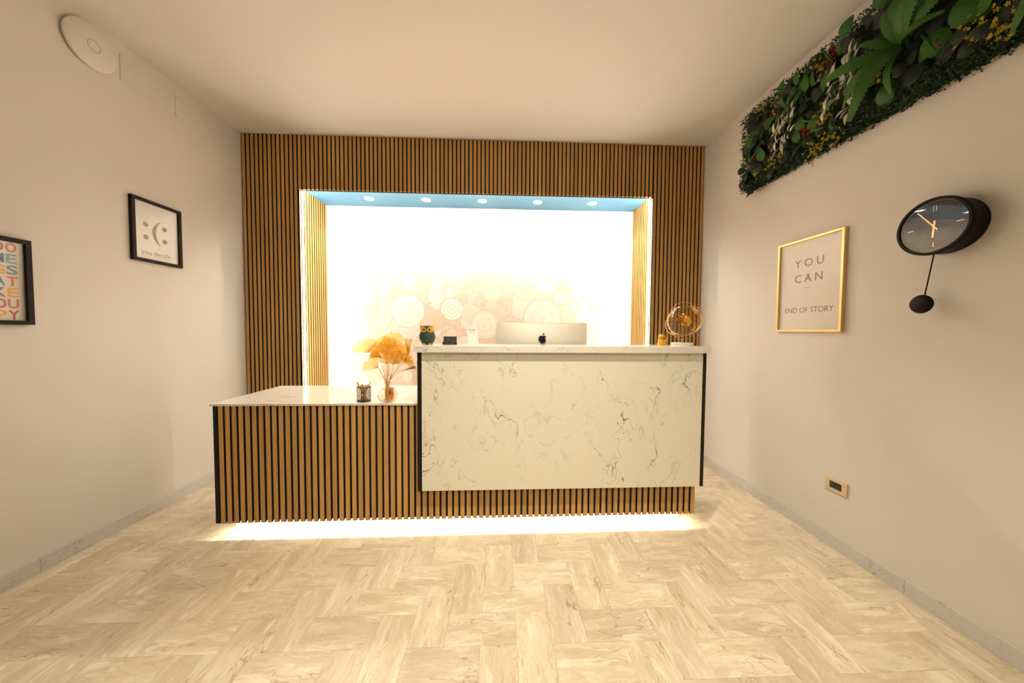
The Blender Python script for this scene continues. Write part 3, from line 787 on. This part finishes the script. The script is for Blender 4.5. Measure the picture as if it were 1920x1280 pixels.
t, pr = picture('black framed print of a sideways face with the words you decide', 'left', 2.216, 2.545, 1.780, 2.212, 0.021, 0.022, 'frame_black', 'paper_white', XL)
cy, cz = 2.3805, 1.996
for y, z in ((2.311, 2.041), (2.3105, 1.9525), (2.434, 2.0403), (2.4337, 1.9511)):
    MB().lathe([(0.0005, 0.0055), (0.0165, 0.0055), (0.0165, 0.005), (0.0005, 0.005)], 24, T(y-cy, z-cz, 0)).build('dot', 'ink_grey', pr)
arc = []
for k in range(25):
    a = -1+2*k/24; arc.append((2.4125+0.0-0.0612*(1-a*a)**0.75-cy, 1.9966+a*0.091-cz))
arc2 = []
for k in range(25):
    a = 1-2*k/24; arc2.append((2.4125-0.0365*(1-a*a)**0.8-cy, 1.9966+a*0.091-cz))
MB().prism(arc+arc2[1:-1], 0.005, 0.0055).build('mouth_curve', 'ink_grey', pr)
fit_text('you decide', 2.279-cy, 2.471-cy, 1.822-cz, 1.866-cz, 'ink_grey', 0.0053, pr, weight=-0.0001)

t, pr = picture('black framed print of colourful block capitals', 'left', 1.425, 1.755, 1.332, 1.770, 0.022, 0.024, 'frame_black', 'paper_cream', XL)
cy, cz = 1.590, 1.551
rows = [('DO', ('pink', 'red')), ('SOME', ('amber', 'coral', 'blue', 'teal')), ('THINGS', ('sea', 'coral', 'violet', 'blue', 'orange', 'sea')), ('THAT', ('amber', 'blue', 'sea', 'coral')), ('MAKE', ('teal', 'coral', 'violet', 'amber')), ('YOU', ('blue', 'pink', 'rust')), ('HAPPY', ('teal', 'violet', 'red', 'amber', 'red'))]
for i, (wd, cols) in enumerate(rows):
    zt = 1.7445-i*0.0566; zb = zt-0.0475
    for k, chh in enumerate(reversed(wd)):
        y1 = 1.7145-k*0.0415
        if wd == 'THINGS': y1 = 1.7145-k*0.0400
        nw = 0.016 if chh == 'I' else 0.0365
        fit_text(chh, y1-nw-cy, y1-cy, zb-cz, zt-cz, 'ink_'+cols[len(wd)-1-k], 0.0053, pr, 'letter', weight=0.0012)

t, pr = picture('gold framed poster reading you can end of story', 'right', 1.7975, 2.2405, 1.321, 1.943, 0.0135, 0.022, 'gold_frame', 'paper_cream', XR)
cy, cz = 2.019, 1.632
fit_text('YOU', -(2.122-cy), -(1.926-cy), 1.757-cz, 1.810-cz, 'ink_brown', 0.0053, pr, weight=0.0004, spacing=1.55)
fit_text('CAN', -(2.118-cy), -(1.931-cy), 1.655-cz, 1.709-cz, 'ink_brown', 0.0053, pr, weight=0.0004, spacing=1.5)
MB().box(-(2.0525-cy), -(2.0015-cy), 1.6147-cz, 1.6172-cz, 0.005, 0.0055).build('rule_line', 'ink_brown', pr)
fit_text('END OF STORY', -(2.184-cy), -(1.857-cy), 1.4505-cz, 1.4865-cz, 'ink_brown', 0.0053, pr, weight=-0.0002)

# ------------------------------------------------------------------ wall clock
KD = 0.090
ck = thing('wall_clock', 'black round wall clock with gold hands and a hanging pendulum', 'clock', M=wall_matrix('right', 1.3745, 1.8045, XR))
KR = 0.1285
MB().lathe([(0.001, 0), (0.121, 0), (0.121, 0.004), (KR-0.004, 0.060), (KR, 0.075), (KR, KD-0.004), (KR-0.004, KD), (KR-0.013, KD), (KR-0.014, KD-0.016), (0.001, KD-0.016)], 64).build('case', 'clock_black', ck, 35)
dl = MB().lathe([(0.001, KD-0.0155), (KR-0.0145, KD-0.0155), (KR-0.0145, KD-0.0150), (0.001, KD-0.0150)], 64).build('dial', 'clock_dial', ck, 35)
MB().tube([((KR-0.0150)*math.cos(2*PI*k/64), (KR-0.0150)*math.sin(2*PI*k/64), KD-0.0128) for k in range(64)], 0.0018, 6, None, True).build('dial_rim', 'gold_frame', ck, 60)
MB().lathe([(0.001, KD-0.006), (KR-0.0145, KD-0.006), (KR-0.0145, KD-0.0045), (0.001, KD-0.0045)], 64).build('glass_pane', 'clear_pane', ck, 35)
HZ = KD-0.0135
for dx in (-0.005, 0.005):
    MB().box(dx-0.0012, dx+0.0012, 0.068, 0.093, HZ-0.0012, HZ).build('hour_mark', 'gold_frame', dl)
MB().box(-0.0014, 0.0014, -0.092, -0.070, HZ-0.0012, HZ).build('hour_mark', 'gold_frame', dl)
for s in (-1, 1):
    MB().box(s*0.082-0.011, s*0.082+0.011, -0.0014, 0.0014, HZ-0.0012, HZ).build('hour_mark', 'gold_frame', dl)
def hand(ang, L, tail, wd, z, nm):
    o = MB().box(-wd, wd, -tail, L, z, z+0.0012).build(nm, 'gold_frame', ck); o.matrix_local = T(0, 0, 0) @ RZ(ang)
hand(math.radians(36), 0.098, 0.022, 0.0024, HZ+0.001, 'minute_hand')
hand(math.radians(180-3), 0.050, 0.026, 0.0034, HZ-0.0002, 'hour_hand')
MB().lathe([(0.0005, HZ), (0.004, HZ), (0.004, HZ+0.004), (0.0005, HZ+0.004)], 16).build('hub', 'gold_frame', ck)
pd_top, pd_bot = Vector((0.0015, -0.118, 0.070)), Vector((-0.0235, -0.312, 0.070))
rod = MB().tube([pd_top, pd_bot], 0.0024, 8).build('pendulum_rod', 'clock_black', ck, 50)
bob = MB().lathe([(0.0005, -0.010), (0.026, -0.008), (0.041, -0.003), (0.0435, 0.0), (0.041, 0.004), (0.026, 0.010), (0.0005, 0.012)], 40, T(-0.0335, -0.350, 0.070))
bob.build('pendulum_bob', 'clock_black', ck, 50)

# socket
so_ = thing('wall_socket', 'beige wall plate with a dark socket insert near the floor', 'socket', M=wall_matrix('right', 1.7975, 0.3865, XR))
pf = MB()
a, b = (0.0615, 0.0405), (0.0345, 0.0215)
o_ = [(-a[0], -a[1]), (a[0], -a[1]), (a[0], a[1]), (-a[0], a[1])]; i_ = [(-b[0], -b[1]), (b[0], -b[1]), (b[0], b[1]), (-b[0], b[1])]
vs = [(*q, 0.0) for q in o_]+[(*q, 0.009) for q in o_]+[(*q, 0.010) for q in i_]+[(*q, 0.001) for q in i_]
fs = []
for k in range(4):
    k2 = (k+1) % 4
    fs += [(k, k2, 4+k2, 4+k), (4+k, 4+k2, 8+k2, 8+k), (8+k, 8+k2, 12+k2, 12+k), (12+k, 12+k2, k2, k)]
pf.add(vs, fs).build('plate', 'beige_plate', so_, bevel=0.0012)
ins = MB().box(-b[0]+0.0003, b[0]-0.0003, -b[1]+0.0003, b[1]-0.0003, 0.001, 0.006).build('insert', 'dark_hole', so_)
for dx in (-0.009, 0.0, 0.009):
    MB().lathe([(0.0005, 0.0062), (0.0025, 0.0062), (0.003, 0.006), (0.0005, 0.006)], 12, T(dx, 0, 0)).build('socket_hole', 'black_gloss', ins)

# wifi disc and cover plates high on the left wall
ap_ = thing('wifi_access_point', 'white round wireless access point high on the left wall', 'access point', M=wall_matrix('left', 2.043, 3.008, XL))
AR = 0.128
MB().lathe([(0.001, 0), (AR*0.92, 0), (AR*0.97, 0.006), (AR, 0.014), (AR*0.985, 0.020), (AR*0.90, 0.026), (AR*0.6, 0.031), (0.001, 0.033)], 64).build('shell', 'white_plastic', ap_, 40)
a = N('ring_blue'); a.set(Base_Color=(0.30, 0.32, 0.45), Roughness=0.5)
MB().tube([(0.031*math.cos(2*PI*k/40), 0.031*math.sin(2*PI*k/40), 0.0326) for k in range(40)], 0.0012, 6, None, True).build('status_ring', 'ring_blue', ap_, 60)
MB().tube([(0.012*x, 0.006*math.sin(x*5), 0.0330) for x in [-1+k/6 for k in range(13)]], 0.0006, 5).build('emblem', 'white_lacquer', ap_)
for (y0, y1, z0, z1, lab) in ((2.198, 2.487, 2.932, 3.100, 'white screwed cover plate on the wall next to the access point'), (2.546, 2.858, 2.925, 3.092, 'white screwed cover plate on the wall nearer the slatted portal')):
    t = thing('cover_plate', lab, 'cover plate', M=wall_matrix('left', (y0+y1)/2, (z0+z1)/2, XL))
    w2, h2 = (y1-y0)/2, (z1-z0)/2
    MB().box(-w2, w2, -h2, h2, 0, 0.004).build('plate', 'wall_paint', t, bevel=0.001)
    for sx, sy in ((-0.93, 0.88), (-0.25, 0.88), (0.93, 0.88), (-0.93, -0.80), (0.35, -0.85), (0.93, -0.85)):
        MB().lathe([(0.0005, 0.0046), (0.003, 0.0044), (0.0035, 0.004), (0.0005, 0.004)], 12, T(sx*w2, sy*h2, 0)).build('screw', 'steel_grey', t)

# ------------------------------------------------------------------ plant panel on the right wall
PY0, PY1, PZ0, PZ1 = 0.72, 2.535, 2.465, 3.045       # extent on the wall
PL, PH = PY1-PY0, PZ1-PZ0
pm = wall_matrix('right', (PY0+PY1)/2, (PZ0+PZ1)/2, XR-0.003)
gp = thing('plant_panel', 'long panel of artificial leaves, ferns, yellow flowers and red berries on the wall', 'plant panel', M=pm)
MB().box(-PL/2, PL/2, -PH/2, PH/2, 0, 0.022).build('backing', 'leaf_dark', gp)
def wp(u, v, off=0.08):
    q = pix(u, v, 0, XR-off)
    return -(q.y-(PY0+PY1)/2), q.z-(PZ0+PZ1)/2
def outline(kind, t):
    if kind == 'ovate': return math.sin(PI*t**0.8)**0.8*0.34
    if kind == 'round': return math.sin(PI*t**0.9)**0.55*0.42
    if kind == 'lance': return math.sin(PI*t**0.75)*0.13
    if kind == 'fern': return (math.sin(PI*min(1, t*0.92+0.06))**0.5*0.105)*(1.0 if int(t*40) % 2 else 0.72)
    if kind == 'ivy': return (0.40, 0.62, 0.36, 0.46, 0.22, 0.10, 0.0)[min(6, int(t*6.99))]
def leafmesh(kind, mat, n=8, bend=0.25, fold=0.25):
    vs, fs = [], []
    if kind == 'fern': n = 40
    if kind == 'ivy': n = 6
    for i in range(n+1):
        t = i/n; w_ = outline(kind, t) if kind == 'ivy' else outline(kind, min(max(t, 0.001), 0.999))
        z = bend*math.sin(t*PI*0.8)-bend*0.6*t*t
        x = t if kind != 'ivy' else (0, 0.10, 0.32, 0.50, 0.72, 0.88, 1.0)[i]
        wob = 0.03*math.sin(i*2.3)
        vs += [(x, -w_, z-fold*w_+wob*w_), (x, 0, z), (x, w_, z-fold*w_-wob*w_)]
    for i in range(n):
        a = i*3; fs += [(a, a+1, a+4, a+3), (a+1, a+2, a+5, a+4)]
    return MB().add(vs, fs).mesh(kind+'_leaf', mat, 60, fix=False)
LM_ = {('round', 'd'): leafmesh('round', 'leaf_dark'), ('ivy', 'd'): leafmesh('ivy', 'leaf_dark', bend=0.12), ('ovate', 'd'): leafmesh('ovate', 'leaf_dark'),
       ('round', 'b'): leafmesh('round', 'leaf_bright'), ('ovate', 'b'): leafmesh('ovate', 'leaf_bright'), ('ivy', 'b'): leafmesh('ivy', 'leaf_bright', bend=0.12),
       ('lance', 'p'): leafmesh('lance', 'leaf_pale'), ('lance', 'g'): leafmesh('lance', 'leaf_bright'), ('fern', 'f'): leafmesh('fern', 'leaf_fern', bend=0.30, fold=0.15)}
def put(name, key, x, y, z, size, ang, pitch=0.25, roll=0.0):
    M = T(x, y, z) @ RZ(ang) @ RY(-pitch) @ RX(roll) @ Matrix.Scale(size, 4)
    return link(name, LM_[key], gp, M)
rnd = random.uniform
hx, hy = PL/2, PH/2
# dense small foliage as one mass
ms = MB()
for k in range(15000):
    e_ = random.random()
    if e_ < 0.30: x, y, z = rnd(-hx, hx), -hy+random.gauss(-0.004, 0.010), rnd(0.0, 0.085)
    elif e_ < 0.50: x, y, z = rnd(-hx, hx), hy+random.gauss(0.002, 0.010), rnd(0.0, 0.085)
    elif e_ < 0.60: x, y, z = -hx+random.gauss(-0.004, 0.010), rnd(-hy, hy), rnd(0.0, 0.085)
    elif e_ < 0.78: x, y, z = rnd(-hx, hx), -hy+abs(random.gauss(0.0, 0.05)), rnd(0.06, 0.095)
    else: x, y, z = rnd(-hx, hx), rnd(-hy, hy), rnd(0.03, 0.085)
    s_ = rnd(0.009, 0.017)
    M = T(x, y, z) @ RZ(rnd(0, 2*PI)) @ RY(rnd(-1.2, 1.2)) @ RX(rnd(-0.8, 0.8)) @ Matrix.Scale(s_, 4)
    ms.add([(0, 0, 0), (0.5, -0.36, 0.08), (1, 0, 0), (0.5, 0.36, 0.08)], [(0, 1, 2), (0, 2, 3)], M)
ms.v = [(a_, b_, max(c_, 0.002)) for a_, b_, c_ in ms.v]
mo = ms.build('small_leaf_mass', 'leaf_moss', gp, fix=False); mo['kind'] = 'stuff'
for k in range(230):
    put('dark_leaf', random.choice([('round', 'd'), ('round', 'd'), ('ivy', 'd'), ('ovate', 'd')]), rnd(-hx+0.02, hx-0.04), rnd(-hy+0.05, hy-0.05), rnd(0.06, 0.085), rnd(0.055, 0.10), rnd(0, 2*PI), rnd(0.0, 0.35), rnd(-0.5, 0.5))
# leaves that poke over the left end and the rims
for (u, v, s_, a_, k_) in ((1412, 233, 0.07, 150, ('ovate', 'b')), (1408, 268, 0.09, 200, ('ivy', 'd')), (1403, 335, 0.09, 215, ('ivy', 'd')), (1410, 350, 0.10, 230, ('ivy', 'd')), (1415, 258, 0.11, 120, ('ivy', 'b')), (1400, 290, 0.06, 190, ('ivy', 'b'))):
    x, y = wp(u, v, 0.06); put('ivy_leaf', k_, x+0.03, y, 0.055, s_, math.radians(a_), 0.2, rnd(-0.3, 0.3))
# bright green leaves seen in the photograph
for (u, v, s_, a_) in ((1470, 170, 0.13, 60), (1500, 150, 0.12, 75), (1490, 195, 0.15, 20), (1515, 165, 0.14, 70), (1530, 152, 0.12, 80), (1545, 170, 0.20, 60), (1580, 95, 0.13, 45), (1585, 62, 0.14, 40), (1665, 192, 0.17, 65), (1640, 152, 0.12, 60),
                     (1420, 265, 0.14, 130), (1440, 240, 0.14, 50), (1425, 320, 0.10, 120), (1437, 292, 0.15, 95), (1500, 260, 0.12, 80), (1505, 240, 0.12, 75), (1530, 240, 0.14, 70), (1545, 205, 0.13, 10), (1512, 270, 0.08, 70), (1760, 95, 0.15, 55), (1735, 105, 0.14, 40), (1700, 30, 0.2, 60), (1720, 45, 0.2, 45), (1660, 5, 0.14, 60), (1820, 40, 0.2, 50), (1850, 15, 0.2, 60)):
    x, y = wp(u, v); put('bright_leaf', random.choice([('round', 'b'), ('ovate', 'b'), ('ovate', 'b')]), x-0.02, y-0.015, 0.078, s_*0.72, math.radians(a_)+rnd(-0.3, 0.3), rnd(0.05, 0.3), rnd(-0.5, 0.5))
for k in range(18):
    put('bright_leaf', random.choice([('round', 'b'), ('ovate', 'b')]), rnd(0.25, hx-0.1), rnd(-hy+0.08, hy-0.10), 0.075, rnd(0.06, 0.10), rnd(0, 2*PI), rnd(0.05, 0.3), rnd(-0.5, 0.5))
# fern fronds radiating from one crown
fx, fy = wp(1700, 82, 0.09)
for ang, L in ((172, 0.30), (195, 0.24), (243, 0.34), (262, 0.22), (352, 0.22), (15, 0.26), (38, 0.34), (60, 0.26), (100, 0.2), (220, 0.28), (135, 0.2)):
    put('fern_frond', ('fern', 'f'), fx+rnd(-0.02, 0.02), fy+rnd(-0.02, 0.02), 0.085, L, math.radians(ang), rnd(0.12, 0.4), rnd(-0.3, 0.3))
fx, fy = wp(1475, 205, 0.08)
for ang in (30, 95, 200, 300):
    put('fern_frond', ('fern', 'f'), fx, fy, 0.075, 0.13, math.radians(ang), 0.2, 0.1)
fx, fy = wp(1900, 60, 0.08)
for ang in (30, 95, 170, 230, 300):
    put('fern_frond', ('fern', 'f'), fx+0.2, fy+0.15, 0.085, 0.26, math.radians(ang), 0.25, 0.1)
# pale variegated sprays
for (u, v, n_, sx, sy) in ((1465, 255, 46, 0.075, 0.13), (1575, 175, 46, 0.085, 0.14), (1595, 125, 14, 0.05, 0.08)):
    cx_, cy_ = wp(u, v, 0.10)
    for k in range(n_):
        put('pale_leaf', ('lance', 'p') if k % 4 else ('lance', 'g'), cx_+rnd(-sx, sx), cy_+rnd(-sy, sy), 0.085+rnd(0, 0.03), rnd(0.05, 0.085), math.radians(rnd(20, 75) if k % 3 else rnd(200, 300)), rnd(0.0, 0.6), rnd(-0.5, 0.5))
# speckled white spike
for (u, v) in ((1613, 125), (1612, 147)):
    cx_, cy_ = wp(u, v, 0.10); q = MB()
    for k in range(90):
        s_ = rnd(-1, 1)
        q.ball((cx_+s_*0.035+rnd(-0.012, 0.012), cy_+s_*0.05+rnd(-0.02, 0.02), 0.095+rnd(-0.006, 0.012)), 0.0022, 5, 3)
    q.build('white_spike', 'leaf_pale', gp)['kind'] = 'stuff'
def cluster(u, v, name, mat, r, n_, xy=None):
    cx_, cy_ = xy if xy else wp(u, v, 0.095)
    q = MB()
    for k in range(n_):
        c = (cx_+random.gauss(0, r), cy_+random.gauss(0, r*1.2), 0.088+rnd(0, 0.025))
        if mat == 'petal_yellow':
            M = T(*c) @ RZ(rnd(0, 6)) @ RX(rnd(-0.6, 0.6)) @ RY(rnd(-0.6, 0.6)) @ Matrix.Scale(rnd(0.007, 0.011), 4)
            for j in range(5):
                a0 = 2*PI*j/5
                q.add([(0, 0, 0), (0.7*math.cos(a0-0.4), 0.7*math.sin(a0-0.4), 0.15), (1.05*math.cos(a0), 1.05*math.sin(a0), 0.3), (0.7*math.cos(a0+0.4), 0.7*math.sin(a0+0.4), 0.15)], [(0, 1, 2, 3)], M)
        else:
            q.ball(c, rnd(0.0045, 0.0065), 8, 5)
    q.build(name, mat, gp, 60, fix=False)['kind'] = 'stuff'
for (u, v, n_) in ((1457, 198, 22), (1432, 205, 10), (1535, 228, 18), (1552, 215, 14), (1532, 278, 34), (1565, 262, 26), (1450, 300, 26), (1462, 288, 12), (1418, 330, 8), (1543, 137, 18), (1535, 128, 14), (1680, 30, 24), (1692, 12, 10), (1840, 42, 34), (1895, 42, 30), (1655, 142, 8)):
    cluster(u, v, 'yellow_flowers', 'petal_yellow', 0.016+0.0006*n_, n_)
for (u, v, n_) in ((1437, 230, 14), (1447, 222, 10), (1512, 247, 22), (1418, 296, 8), (1412, 311, 8), (1563, 105, 12), (1555, 118, 8), (1710, 15, 16), (1752, 82, 10), (1567, 88, 8)):
    cluster(u, v, 'red_berries', 'berry_red', 0.012, n_)
# a few thin stems and grass blades
for k in range(26):
    x, y = rnd(-hx+0.05, hx-0.1), rnd(-hy+0.08, hy-0.08)
    put('grass_blade', ('lance', 'g'), x, y, 0.09, rnd(0.10, 0.18), rnd(0, 2*PI), rnd(0.1, 0.5), 0.4).scale.y *= 0.35
